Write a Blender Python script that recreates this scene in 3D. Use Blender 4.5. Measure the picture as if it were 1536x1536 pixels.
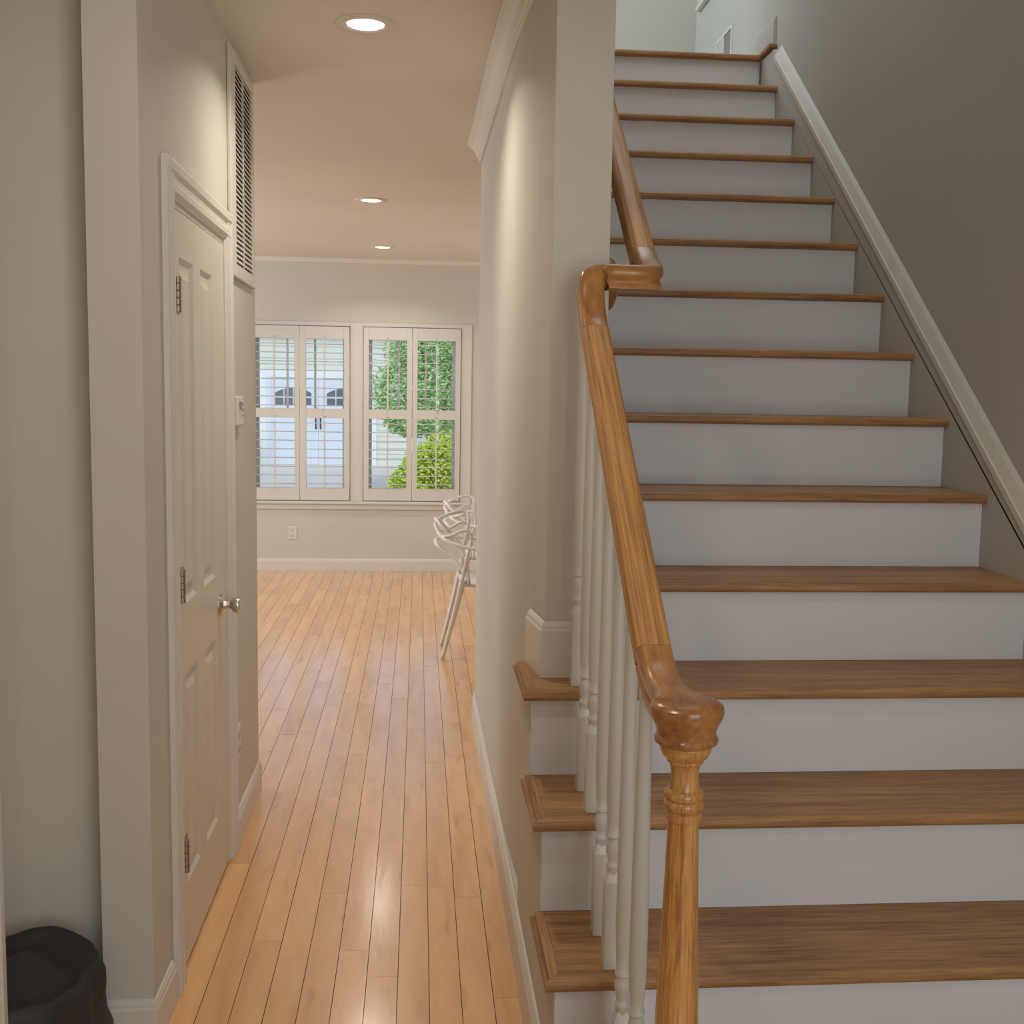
import bpy, bmesh, math, random
from mathutils import Vector, Matrix, noise
random.seed(7)
for o in list(bpy.data.objects): bpy.data.objects.remove(o)
S = bpy.context.scene
COL = S.collection
# ------------------------------------------------------------------ camera
H = 1.55
PITCH, YAW, ROLL, FPX = .1051, .0845, .0165, 1668.27
cam_d = bpy.data.cameras.new('camera'); cam = bpy.data.objects.new('camera', cam_d); COL.objects.link(cam)
cy, sy = math.cos(YAW), math.sin(YAW)
fw = Vector((sy*math.cos(PITCH), cy*math.cos(PITCH), -math.sin(PITCH)))
r0 = Vector((cy, -sy, 0)); u0 = r0.cross(fw)
rt = r0*math.cos(ROLL)+u0*math.sin(ROLL); up = -r0*math.sin(ROLL)+u0*math.cos(ROLL)
M = Matrix((rt, up, -fw)).transposed().to_4x4(); M.translation = Vector((0, 0, H))
cam.matrix_world = M
cam_d.sensor_width = 36; cam_d.lens = 36*FPX/1536; cam_d.clip_start = .02; cam_d.clip_end = 400
S.camera = cam
# ------------------------------------------------------------------ world, sun, exposure
S.view_settings.view_transform = 'Standard'; S.view_settings.look = 'None'
S.view_settings.exposure = 0; S.view_settings.gamma = 1; S.view_settings.use_curve_mapping = False
W = bpy.data.worlds.new('sky'); S.world = W; W.use_nodes = True
wn = W.node_tree.nodes; wl = W.node_tree.links; wn.clear()
sk = wn.new('ShaderNodeTexSky'); sk.sky_type = 'NISHITA'; sk.sun_disc = False
sk.sun_elevation = math.radians(48); sk.sun_rotation = math.radians(200)
bg = wn.new('ShaderNodeBackground'); bg.inputs['Strength'].default_value = .26
wo = wn.new('ShaderNodeOutputWorld'); wl.new(sk.outputs[0], bg.inputs[0]); wl.new(bg.outputs[0], wo.inputs[0])
def light(name, kind, loc, aim, power, color, size=(1, 1), shape='RECTANGLE', **k):
    d = bpy.data.lights.new(name, kind); d.energy = power; d.color = color
    if kind == 'AREA':
        d.shape = shape; d.size = size[0]
        if shape in ('RECTANGLE', 'ELLIPSE'): d.size_y = size[1]
    for a, b in k.items(): setattr(d, a, b)
    o = bpy.data.objects.new(name, d); COL.objects.link(o); o.location = loc
    o.rotation_euler = (Vector(aim)-Vector(loc)).to_track_quat('-Z', 'Y').to_euler()
    return o
light('sun', 'SUN', (0, -5, 9), (-2, 6, 0), 1.15, (1, .95, .88), angle=.06)
# daylight through the front door glass behind the camera, upstairs window; added fills for living room and stairwell
light('front_door_daylight', 'AREA', (.95, -1.3, 1.5), (1.0, 4, 1.3), 32, (.84, .92, 1), (1.3, 1.9))
light('living_left_fill', 'AREA', (-3.85, 7.2, 1.5), (0, 7.2, 1.2), 78, (.87, .94, 1), (2.6, 1.5))  # added fill in place of daylight, no window modelled on this side
light('living_right_fill', 'AREA', (2.85, 7.6, 1.5), (0, 7.4, 1.2), 32, (.88, .94, 1), (2.2, 1.5))  # added fill from the right side of the living room, no window there
light('upstairs_window_daylight', 'AREA', (-.85, 6.55, 4.6), (1.7, 6.5, 4.2), 46, (.70, .86, 1), (1.1, 1.4))
light('stairwell_fill', 'AREA', (1.0, 4.4, 5.66), (1.0, 4.4, 0), 30, (.92, .97, 1), (1.3, 2.2))  # added soft fill to lift stairs and right wall, no lamp fixture
# ------------------------------------------------------------------ materials
MAT = {}
def newmat(n):
    m = bpy.data.materials.new(n); m.use_nodes = True; MAT[n] = m
    nt = m.node_tree; return m, nt.nodes, nt.links, nt.nodes['Principled BSDF']
def paint(n, col, rough=.6, bump=.02, scale=120, var=.03, metal=0):
    m, N, L, B = newmat(n)
    tc = N.new('ShaderNodeTexCoord')
    nz = N.new('ShaderNodeTexNoise'); nz.inputs['Scale'].default_value = 1.7; nz.inputs['Detail'].default_value = 4
    L.new(tc.outputs['Object'], nz.inputs['Vector'])
    rp = N.new('ShaderNodeValToRGB'); rp.color_ramp.elements[0].position = .3; rp.color_ramp.elements[1].position = .7
    a = [c*(1-var) for c in col]; b = [min(1, c*(1+var)) for c in col]
    rp.color_ramp.elements[0].color = (*a, 1); rp.color_ramp.elements[1].color = (*b, 1)
    L.new(nz.outputs['Fac'], rp.inputs[0]); L.new(rp.outputs[0], B.inputs['Base Color'])
    n2 = N.new('ShaderNodeTexNoise'); n2.inputs['Scale'].default_value = scale; n2.inputs['Detail'].default_value = 3
    L.new(tc.outputs['Object'], n2.inputs['Vector'])
    bp = N.new('ShaderNodeBump'); bp.inputs['Strength'].default_value = bump*5; bp.inputs['Distance'].default_value = .002
    L.new(n2.outputs['Fac'], bp.inputs['Height']); L.new(bp.outputs[0], B.inputs['Normal'])
    B.inputs['Roughness'].default_value = rough; B.inputs['Metallic'].default_value = metal
    return m
def wood(n, dark, light_, mid, scale, coord='Object', rough=.32, rand=.25, bands=14, ring=.55, coat=.25, crough=.18):
    """grain runs along the axis whose scale is smallest"""
    m, N, L, B = newmat(n)
    tc = N.new('ShaderNodeTexCoord'); oi = N.new('ShaderNodeObjectInfo')
    mp = N.new('ShaderNodeMapping'); mp.inputs['Scale'].default_value = scale
    L.new(tc.outputs[coord], mp.inputs['Vector'])
    cmb = N.new('ShaderNodeVectorMath'); cmb.operation = 'MULTIPLY_ADD'
    L.new(oi.outputs['Random'], cmb.inputs[0]); cmb.inputs[1].default_value = (37, 91, 53); L.new(mp.outputs[0], cmb.inputs[2])
    warp = N.new('ShaderNodeTexNoise'); warp.inputs['Scale'].default_value = .35; warp.inputs['Detail'].default_value = 2
    L.new(cmb.outputs[0], warp.inputs['Vector'])
    add = N.new('ShaderNodeVectorMath'); add.operation = 'MULTIPLY_ADD'; add.inputs[1].default_value = (ring, ring, ring)
    L.new(warp.outputs['Color'], add.inputs[0]); L.new(cmb.outputs[0], add.inputs[2])
    g1 = N.new('ShaderNodeTexNoise'); g1.inputs['Scale'].default_value = bands/4; g1.inputs['Detail'].default_value = 6; g1.inputs['Roughness'].default_value = .65
    L.new(add.outputs[0], g1.inputs['Vector'])
    g2 = N.new('ShaderNodeTexNoise'); g2.inputs['Scale'].default_value = .8; g2.inputs['Detail'].default_value = 2
    L.new(add.outputs[0], g2.inputs['Vector'])
    mx = N.new('ShaderNodeMath'); mx.operation = 'MULTIPLY_ADD'; mx.inputs[1].default_value = .6
    L.new(g1.outputs['Fac'], mx.inputs[0])
    m3 = N.new('ShaderNodeMath'); m3.operation = 'MULTIPLY'; m3.inputs[1].default_value = .4
    L.new(g2.outputs['Fac'], m3.inputs[0]); L.new(m3.outputs[0], mx.inputs[2])
    rp = N.new('ShaderNodeValToRGB'); e = rp.color_ramp.elements
    e[0].position = .36; e[0].color = (*dark, 1); e[1].position = .64; e[1].color = (*light_, 1)
    e2 = e.new(.5); e2.color = (*mid, 1)
    L.new(mx.outputs[0], rp.inputs[0])
    hs = N.new('ShaderNodeHueSaturation')
    mr = N.new('ShaderNodeMapRange'); mr.inputs['To Min'].default_value = 1-rand; mr.inputs['To Max'].default_value = 1+rand*.6
    L.new(oi.outputs['Random'], mr.inputs[0]); L.new(mr.outputs[0], hs.inputs['Value'])
    if n == 'maple_plank':                     # small mineral streaks and knots of the boards
        mk = N.new('ShaderNodeTexNoise'); mk.inputs['Scale'].default_value = 1.1; mk.inputs['Detail'].default_value = 5; L.new(add.outputs[0], mk.inputs['Vector'])
        r2 = N.new('ShaderNodeValToRGB'); r2.color_ramp.elements[0].position = .64; r2.color_ramp.elements[0].color = (1, 1, 1, 1)
        r2.color_ramp.elements[1].position = .80; r2.color_ramp.elements[1].color = (.66, .52, .42, 1); L.new(mk.outputs['Fac'], r2.inputs[0])
        mm = N.new('ShaderNodeMix'); mm.data_type = 'RGBA'; mm.blend_type = 'MULTIPLY'; mm.inputs[0].default_value = 1
        L.new(rp.outputs[0], mm.inputs[6]); L.new(r2.outputs[0], mm.inputs[7]); L.new(mm.outputs[2], hs.inputs['Color'])
    else: L.new(rp.outputs[0], hs.inputs['Color'])
    L.new(hs.outputs[0], B.inputs['Base Color'])
    B.inputs['Roughness'].default_value = rough
    B.inputs['Coat Weight'].default_value = coat; B.inputs['Coat Roughness'].default_value = crough
    bp = N.new('ShaderNodeBump'); bp.inputs['Strength'].default_value = .12; bp.inputs['Distance'].default_value = .001
    L.new(g1.outputs['Fac'], bp.inputs['Height']); L.new(bp.outputs[0], B.inputs['Normal'])
    return m
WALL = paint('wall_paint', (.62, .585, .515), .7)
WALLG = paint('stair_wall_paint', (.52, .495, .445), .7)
CEIL = paint('ceiling_paint', (.70, .655, .58), .8)
TRIM = paint('trim_paint', (.70, .665, .60), .38, .01, var=.01)
DOORP = paint('door_paint', (.66, .61, .53), .35, .01, var=.01)
RISER = paint('riser_paint', (.73, .725, .725), .5, .02, var=.02)
BAL = paint('baluster_paint', (.66, .645, .58), .35, .01, var=.01)
SASH = paint('sash_paint', (.82, .84, .85), .4, .01, var=.01)
SHUT = paint('shutter_paint', (.68, .66, .62), .4, .01, var=.01)
OAKX = wood('oak_tread', (.22, .105, .038), (.50, .27, .10), (.37, .188, .068), (3, 60, 60), rough=.5, rand=.1, coat=.05)
OAKY = wood('oak_return', (.22, .105, .038), (.50, .27, .10), (.37, .188, .068), (60, 3, 60), rough=.5, rand=.1, coat=.05)
OAKUV = wood('oak_rail', (.20, .085, .024), (.66, .34, .11), (.50, .245, .07), (110, 1.6, 1), coord='UV', rough=.6, rand=.05, bands=12, coat=.08)
OAKFIT = wood('oak_fitting', (.24, .10, .03), (.54, .26, .075), (.42, .19, .052), (22, 7, 1), coord='UV', rough=.33, rand=.05, bands=9, ring=1.6)
OAKZ = wood('oak_newel', (.26, .11, .028), (.68, .35, .10), (.52, .25, .068), (90, 90, 3), rough=.3, rand=.05)
OAKCAP = wood('oak_newel_cap', (.22, .085, .024), (.46, .20, .058), (.35, .145, .04), (30, 12, 30), rough=.25, rand=.05)
MAPLE = wood('maple_plank', (.70, .36, .145), (.87, .505, .22), (.81, .445, .18), (16, 2.2, 16), rough=.3, rand=.10, bands=5, ring=.6, coat=1, crough=.17)
GAP = paint('floor_gap', (.24, .12, .055), .8)
NICK = paint('brushed_nickel', (.62, .58, .53), .25, .01, metal=1)
HINGE = paint('hinge_metal', (.36, .31, .25), .5, .01, metal=1)
PLAST = paint('white_plastic', (.72, .69, .63), .35, .005, var=.01)
CHAIRM = paint('chair_plastic', (.80, .78, .74), .3, .005, var=.01)
DARK = paint('dark_slot', (.02, .018, .015), .8)
BAG = paint('black_liner', (.030, .029, .028), .6, .1, 40, var=.3)
GREY = paint('grey_plastic', (.22, .22, .22), .4)
def emit(n, col, s):
    m, N, L, B = newmat(n); B.inputs['Base Color'].default_value = (*col, 1)
    B.inputs['Emission Color'].default_value = (*col, 1); B.inputs['Emission Strength'].default_value = s; return m
LAMP = emit('lamp_lens', (1, .95, .87), 4)
def glassm():
    m = bpy.data.materials.new('window_glass'); m.use_nodes = True; N = m.node_tree.nodes; L = m.node_tree.links
    N.remove(N['Principled BSDF']); t = N.new('ShaderNodeBsdfTransparent'); t.inputs[0].default_value = (.93, .96, .97, 1)
    g = N.new('ShaderNodeBsdfGlossy'); g.inputs['Roughness'].default_value = .02; mx = N.new('ShaderNodeMixShader')
    f = N.new('ShaderNodeFresnel'); L.new(f.outputs[0], mx.inputs[0]); L.new(t.outputs[0], mx.inputs[1]); L.new(g.outputs[0], mx.inputs[2])
    L.new(mx.outputs[0], N['Material Output'].inputs[0]); return m
GLASS = glassm()
# ------------------------------------------------------------------ mesh helpers
def box(bm, x0, x1, y0, y1, z0, z1):
    v = [bm.verts.new((x, y, z)) for x in (x0, x1) for y in (y0, y1) for z in (z0, z1)]
    fs = [bm.faces.new([v[i] for i in q]) for q in ((0, 1, 3, 2), (4, 6, 7, 5), (0, 4, 5, 1), (2, 3, 7, 6), (0, 2, 6, 4), (1, 5, 7, 3))]
    return v, fs
def prism(bm, pts, axis, a, b):
    """pts: 2-D outline in the two remaining axes (order xyz), extruded along axis from a to b"""
    def P(p, t): return {'X': (t, p[0], p[1]), 'Y': (p[0], t, p[1]), 'Z': (p[0], p[1], t)}[axis]
    A = [bm.verts.new(P(p, a)) for p in pts]; B = [bm.verts.new(P(p, b)) for p in pts]
    n = len(pts); bm.faces.new(A); bm.faces.new(B[::-1])
    for i in range(n): bm.faces.new((A[i], B[i], B[(i+1) % n], A[(i+1) % n]))
    return A, B
def lathe(bm, prof, c=(0, 0, 0), seg=24, axis='Z', cap=True):
    rings = []
    for r, z in prof:
        ring = []
        for i in range(seg):
            t = 2*math.pi*i/seg; a, b = r*math.cos(t), r*math.sin(t)
            p = {'Z': (a, b, z), 'X': (z, a, b), 'Y': (a, z, b)}[axis]
            ring.append(bm.verts.new((p[0]+c[0], p[1]+c[1], p[2]+c[2])))
        rings.append(ring)
    for p, q in zip(rings, rings[1:]):
        for i in range(seg): bm.faces.new((p[i], p[(i+1) % seg], q[(i+1) % seg], q[i]))
    if cap: bm.faces.new(rings[0][::-1]); bm.faces.new(rings[-1])
def cr(pts, n=8):
    P = [Vector(p) for p in pts]; P = [P[0]*2-P[1]]+P+[P[-1]*2-P[-2]]; out = []
    for i in range(1, len(P)-2):
        for k in range(n):
            t = k/n; a, b, c, d = P[i-1:i+3]
            out.append(.5*((2*b)+(c-a)*t+(2*a-5*b+4*c-d)*t*t+(3*b-a-3*c+d)*t**3))
    out.append(P[-2]); return out
def tube(bm, pts, r, seg=10, smooth=6, flat=1.0):
    path = cr(pts, smooth) if smooth else [Vector(p) for p in pts]
    rr = r if callable(r) else (lambda t: r)
    prev = None; up = Vector((0, 0, 1))
    for i, p in enumerate(path):
        t = (path[min(i+1, len(path)-1)]-path[max(i-1, 0)]).normalized()
        if abs(t.dot(up)) > .95: up = Vector((0, 1, 0)) if abs(t.y) < .9 else Vector((1, 0, 0))
        s = t.cross(up).normalized(); u = s.cross(t).normalized(); up = u
        R = rr(i/(len(path)-1))
        ring = [bm.verts.new(p+s*math.cos(2*math.pi*k/seg)*R+u*math.sin(2*math.pi*k/seg)*R*flat) for k in range(seg)]
        if prev:
            for k in range(seg): bm.faces.new((prev[k], prev[(k+1) % seg], ring[(k+1) % seg], ring[k]))
        else: bm.faces.new(ring[::-1])
        prev = ring
    bm.faces.new(prev)
def sweep(bm, path, prof, ends=True, wide=None):
    """sweep a profile (side, up) along path keeping side horizontal; writes UV (u around, v metres along)"""
    uv = bm.loops.layers.uv.verify(); path = [Vector(p) for p in path]; rings = []; L = [0]
    for a, b in zip(path, path[1:]): L.append(L[-1]+(b-a).length)
    cl = [0]
    for i in range(len(prof)): cl.append(cl[-1]+math.dist(prof[i], prof[(i+1) % len(prof)]))
    for i, p in enumerate(path):
        t0 = (path[i]-path[i-1]).normalized() if i else (path[1]-path[0]).normalized()
        t1 = (path[i+1]-path[i]).normalized() if i < len(path)-1 else t0
        t = (t0+t1).normalized()
        s = Vector((t.y, -t.x, 0)).normalized(); u = s.cross(t).normalized()
        w = wide(p) if wide else 1
        rings.append([bm.verts.new(p+s*a*w+u*b) for a, b in prof])
    n = len(prof)
    for i in range(len(path)-1):
        for k in range(n):
            f = bm.faces.new((rings[i][k], rings[i][(k+1) % n], rings[i+1][(k+1) % n], rings[i+1][k]))
            for lp, q in zip(f.loops, ((cl[k], L[i]), (cl[k+1], L[i]), (cl[k+1], L[i+1]), (cl[k], L[i+1]))): lp[uv].uv = q
    if ends:
        for f, ll in ((bm.faces.new(rings[0][::-1]), 0), (bm.faces.new(rings[-1]), L[-1])):
            for j, lp in enumerate(f.loops): lp[uv].uv = (lp.vert.co.x*.3, ll+lp.vert.co.z*.02)
def obj(name, bm, mat, parent=None, kind=None, bevel=0, smooth=False, seg=2, loc=None, recalc=True):
    if recalc: bmesh.ops.recalc_face_normals(bm, faces=bm.faces)
    me = bpy.data.meshes.new(name); bm.to_mesh(me); bm.free()
    for m in (mat if isinstance(mat, (list, tuple)) else [mat]): me.materials.append(m)
    if smooth:
        for p in me.polygons: p.use_smooth = True
    o = bpy.data.objects.new(name, me); COL.objects.link(o)
    if parent: o.parent = parent; o.matrix_parent_inverse = Matrix.Identity(4)
    if loc is not None: o.location = loc
    if kind: o['kind'] = kind
    if bevel:
        b = o.modifiers.new('bevel', 'BEVEL'); b.width = bevel; b.segments = seg; b.limit_method = 'ANGLE'; b.angle_limit = math.radians(35)
    return o
def smooth_by_angle(o, deg=40):
    me = o.data
    for p in me.polygons: p.use_smooth = True
    me.set_sharp_from_angle(angle=math.radians(deg))
    return o
def boxes(name, mat, lst, parent=None, **k):
    bm = bmesh.new()
    for b in lst: box(bm, *b)
    return obj(name, bm, mat, parent, **k)
def thing(name, label, cat, loc=(0, 0, 0), group=None):
    o = bpy.data.objects.new(name, None); COL.objects.link(o); o.location = loc; o.empty_display_size = .1
    o['label'] = label; o['category'] = cat
    if group: o['group'] = group
    return o
def tag(o, label, cat, group=None):
    o['label'] = label; o['category'] = cat
    if group: o['group'] = group
    return o
def structure(name):
    o = bpy.data.objects.new(name, None); COL.objects.link(o); o['kind'] = 'structure'; o.empty_display_size = .1; return o
def rel(o, parent):   # shift mesh coordinates written in world space into the parent's frame
    o.location = -parent.location; return o
def dup(o, parent=None, **k):
    c = o.copy(); COL.objects.link(c); c.parent = parent if parent else o.parent
    for a, b in k.items(): setattr(c, a, b)
    for ch in list(o.children): dup(ch, c)
    return c
# ------------------------------------------------------------------ measures
CZ = 2.669; D = 9.6626; LW = -.6152; XR = 1.704; XW = 1.724; XL = .2585; XF = .283; TT = .027; OV = .0285
PIER0, PIER1, PIERY = .325, .469, 2.783
Y = lambda k: 2.0937+.27588*k
Z = lambda k: .38596+.22188*k
# ------------------------------------------------------------------ floor of maple planks
fl = boxes('floor', GAP, [(-4, 3, -1.5, D, -.06, -.022), (-4, 3, D, D+.16, -.06, -.001)], kind='structure')
PW = .0826; G = .0009; x_ref = -.045
def plank_mesh(bm, x0, x1, y0, y1, dz):
    box(bm, x0+G, x1-G, y0+G*.6, y1-G*.6, -.0215, dz)
rest = bmesh.new(); count = 0; cache = {}
cand = []
for i in range(-48, 37):
    x0 = x_ref+i*PW; x1 = x0+PW
    y = -1.5+random.uniform(-.9, 0)
    while y < D:
        L = random.choice((.62, .78, .9, 1.05, 1.2, 1.35, .48))
        a, b = max(y, -1.5), min(y+L, D-.0)
        y += L
        if b-a < .06: continue
        xa, xb = max(x0, -4), min(x1, 3)
        vis = (b > 2.2 and xb > LW-.02 and xa < .29) if b < 5.1 else (xa > -1.62 and xb < .72)
        vis = vis and not (b < 4.4 and xb < LW+.01)
        cand.append((vis, xa, xb, a, b))
vis = [c for c in cand if c[0]]; vis.sort(key=lambda c: c[3])
keep = set(map(id, vis[:298]))
for c in cand:
    _, xa, xb, a, b = c
    if xb-xa < .012: continue
    dz = random.uniform(-.0005, .0003)
    if id(c) in keep:
        bm = bmesh.new(); cxx, cyy = (xa+xb)/2, (a+b)/2
        plank_mesh(bm, xa-cxx, xb-cxx, a-cyy, b-cyy, dz)
        obj('plank', bm, MAPLE, fl, loc=(cxx, cyy, 0))
    elif b > 4.3 or (xb > -2.2 and xa < 1.75): plank_mesh(rest, xa, xb, a, b, dz)
obj('plank_field', rest, MAPLE, fl, kind='stuff')
# ------------------------------------------------------------------ walls, ceilings
boxes('ceiling', CEIL, [(-4, PIER0-.05, PIERY, D+.12, CZ, CZ+.3)], kind='structure')
boxes('ceiling_living', CEIL, [(PIER0-.05, PIER1, 5.15, 5.19, CZ, CZ+.018), (PIER0-.05, 1.729, 5.19, D+.12, CZ, CZ+.018), (1.73, 3, 5.15, D+.12, CZ, CZ+.3)], kind='structure')
boxes('ceiling_foyer', CEIL, [(-2.2, 1.9, -1.6, PIERY-.001, CZ, CZ+.3)], kind='structure')
boxes('ceiling_upper', CEIL, [(-1, 1.9, 2.5, 7.4, 5.7, 5.8)], kind='structure')
# left hallway wall with the closet doorway
DY0, DY1, DZ = 2.862, 3.60, 2.012
bm = bmesh.new()
XB = -.7317
for b in ((XB, LW, 2.562, DY0, 0, CZ), (XB, LW, DY1, 4.29, 0, CZ), (XB, LW, DY0, DY1, DZ, CZ)): box(bm, *b)
obj('wall_left', bm, WALL, kind='structure')
boxes('wall_closet', WALL, [(-2.2, XB+.002, 2.665, 2.74, 0, CZ), (-1.6, -1.5, 2.72, 4.17, 0, CZ)], kind='structure')
boxes('wall_living_near', WALL, [(-4, XB-.002, 4.172, 4.29, 0, CZ)], kind='structure')
# right hallway wall, whose end carries the pier the stairs run past
out = [(PIER0, PIERY), (.318, 2.86), (.309, 2.952), (.301, 3.05), (.294, 3.18), (.288, 3.35), (.283, 3.6), (.272, 5.15), (PIER1, 5.15), (PIER1, PIERY)]
bm = bmesh.new()
prism(bm, [(.2835, 2.952), (.2825, 3.6), (.272, 5.15), (.45, 5.15), (.45, 2.952)], 'Z', 0, .139)
prism(bm, out[2:-1]+[(PIER1, 2.952)], 'Z', .139, CZ-.0005)
prism(bm, [(PIER0, PIERY), (.318, 2.86), (.309, 2.952), (PIER1, 2.952), (PIER1, PIERY)], 'Z', Z(2)+.0005, CZ-.0005)
obj('wall_right', bm, WALL, kind='structure', bevel=.002)
boxes('wall_stairwell_left', WALL, [(PIER0+.01, PIER1, PIERY+.001, 5.9, CZ+.001, 5.7), (-1, -.9, 5.9, 7.3, 2.97, 5.7), (-.9, PIER0, 5.8, 5.9, 2.97, 5.7)], kind='structure')
bm = bmesh.new()                                     # drywall under the open side of the stairs
for k in range(0, 3):
    box(bm, XF, .297, Y(k)+OV+.016, Y(k+1)+OV+.016 if k < 2 else 2.951, 0, Z(k)-TT-.0005)
box(bm, XF, .297, 1.86, Y(0)+OV+.0155, 0, .135)
obj('wall_under_stairs', bm, WALL, kind='structure')
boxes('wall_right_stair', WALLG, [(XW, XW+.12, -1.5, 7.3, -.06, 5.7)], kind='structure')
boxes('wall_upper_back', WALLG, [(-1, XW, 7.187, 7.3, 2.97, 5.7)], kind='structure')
boxes('wall_front', WALL, [(-2.2, 1.9, -1.62, -1.5, -.06, CZ)], kind='structure')
boxes('wall_front_upper', WALL, [(-1, 1.9, 2.6, PIERY-.01, CZ+.3, 5.7)], kind='structure')
boxes('wall_foyer_left', WALL, [(-2.2, -2.1, -1.5, 2.66, -.06, CZ)], kind='structure')
boxes('wall_living_left', WALL, [(-4.12, -4, 4.29, D, -.06, CZ)], kind='structure')
boxes('wall_living_right', WALL, [(3, 3.12, 5.3, D, -.06, CZ)], kind='structure')
boxes('wall_below_stairs_rear', WALL, [(PIER1+.001, 1.702, 5.19, 5.29, 0, 2.664), (1.726, 3, 5.19, 5.29, 0, 2.664)], kind='structure')
boxes('landing_floor', CEIL, [(-.9, XW, Y(13)+OV+.02, 7.18, CZ+.31, Z(13)-TT-.001), (-.9, XW, Y(13)+.15, 7.18, Z(13)-TT, Z(13)-.001)], kind='structure')
# far wall with two window openings
W1 = (-1.44, -.59); W2 = (-.478, .357); WZ = (.615, 2.105)
boxes('wall_far', WALL, [(-4, W1[0], D, D+.16, 0, CZ), (W1[1], W2[0], D, D+.16, 0, CZ), (W2[1], 3, D, D+.16, 0, CZ),
                         (W1[0], W1[1], D, D+.16, 0, WZ[0]), (W1[0], W1[1], D, D+.16, WZ[1], CZ),
                         (W2[0], W2[1], D, D+.16, 0, WZ[0]), (W2[0], W2[1], D, D+.16, WZ[1], CZ)], kind='structure')
# ------------------------------------------------------------------ baseboards, crown, casings
BH = .142
def base_prof(t=.015, h=BH): return [(0, 0), (t, 0), (t, h-.024), (t*.75, h-.018), (t*.75, h-.012), (t*.35, h-.002), (0, h)]
def baseboard(name, path, h=BH, t=.015, mat=TRIM):
    """path in plan, board on the right-hand side of travel"""
    bm = bmesh.new(); sweep(bm, path, base_prof(t, h)); return obj(name, bm, mat, kind='structure')
z0 = .0005
baseboard('baseboard_left', [(XB+.001, 2.5615, z0), (LW+.0002, 2.5615, z0), (LW+.0002, 2.742, z0)][::-1][::-1] and
          [(XB, 2.5615, z0), (LW+.0005, 2.5615, z0), (LW+.0005, 2.742, z0)], h=.112)
baseboard('baseboard_left_rear', [(LW+.0005, 3.70, z0), (LW+.0005, 4.2905, z0), (-1.4, 4.2905, z0)], h=.112)
baseboard('baseboard_far', [(-4, D-.0005, z0), (3, D-.0005, z0)], h=.109)
baseboard('baseboard_right', [(.405, 5.1505, z0), (.2715, 5.1505, z0), (.282, 3.6, z0), (.2825, 2.95, z0), (.2825, 1.86, z0)], h=.14)
baseboard('baseboard_pier', [(.306, 2.9505, Z(2)+z0), (PIER0-.0015, PIERY-.001, Z(2)+z0), (PIER1+.001, PIERY-.001, Z(2)+z0), (PIER1+.001, 2.93, Z(2)+z0)], h=.145)
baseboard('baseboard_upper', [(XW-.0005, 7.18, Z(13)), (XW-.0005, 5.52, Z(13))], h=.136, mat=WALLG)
bm = bmesh.new()
sweep(bm, [(.2705, 5.149, CZ-.0005), (.283, 3.6, CZ-.0005), (.288, 3.35, CZ-.0005), (.294, 3.18, CZ-.0005), (.301, 3.05, CZ-.0005), (.309, 2.95, CZ-.0005), (.318, 2.86, CZ-.0005), (PIER0-.002, PIERY+.002, CZ-.0005)],
      [(0, 0), (0, -.083), (.008, -.083), (.008, -.076), (.013, -.073), (.013, -.066), (.018, -.063), (.026, -.042), (.042, -.022), (.053, -.017), (.053, -.012), (.062, -.009), (.062, 0)])
obj('trim_1', bm, TRIM, kind='structure')                                   # crown moulding
bm = bmesh.new(); sweep(bm, [(-4, D-.0005, CZ), (3, D-.0005, CZ)], [(0, 0), (0, -.036), (.01, -.034), (.028, -.01), (.032, 0)])
obj('trim_2', bm, CEIL, kind='structure')
boxes('trim_3', TRIM, [(-.93, -.825, 2.2, 2.225, 0, CZ-.001)], kind='structure', bevel=.004)   # casing at the photo's left edge
# casing round the closet door
bm = bmesh.new()
CP = [(0, 0), (.004, 0), (.006, .005), (.016, .014), (.016, .03), (.011, .036), (.011, .05), (.019, .06), (.019, .08), (.014, .088), (0, .088)]
def casing_leg(bm, ya, yb, z0_, z1_, flip):
    pts = [(LW+.0005+a, (yb-b if flip else ya+b)) for a, b in CP]
    prism(bm, pts if flip else pts[::-1], 'Z', z0_, z1_)
casing_leg(bm, 2.766, 2.854, .0005, 2.10, False) if False else None
pl = [(LW+.0005+a, 2.856-b) for a, b in CP]; prism(bm, pl, 'Z', .0005, 2.018+.088)
pr = [(LW+.0005+a, 3.608+b) for a, b in CP]; prism(bm, pr[::-1], 'Z', .0005, 2.018+.088)
pt = [(LW+.0008+a, 2.018+b) for a, b in CP]; prism(bm, pt, 'Y', 2.856-.087, 3.608+.087)
obj('trim_4', bm, TRIM, kind='structure')
boxes('trim_5', TRIM, [(XB, LW+.0005, 2.8565, DY0+.012, 0, DZ+.004), (XB, LW+.0005, DY1-.010, DY1+.0075, 0, DZ+.004), (XB, LW+.0005, DY0+.012, DY1-.010, DZ-.008, DZ+.0055),
                       (XB+.02, XB+.03, DY0+.012, DY1-.01, .0, DZ-.008)], kind='structure')
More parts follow.
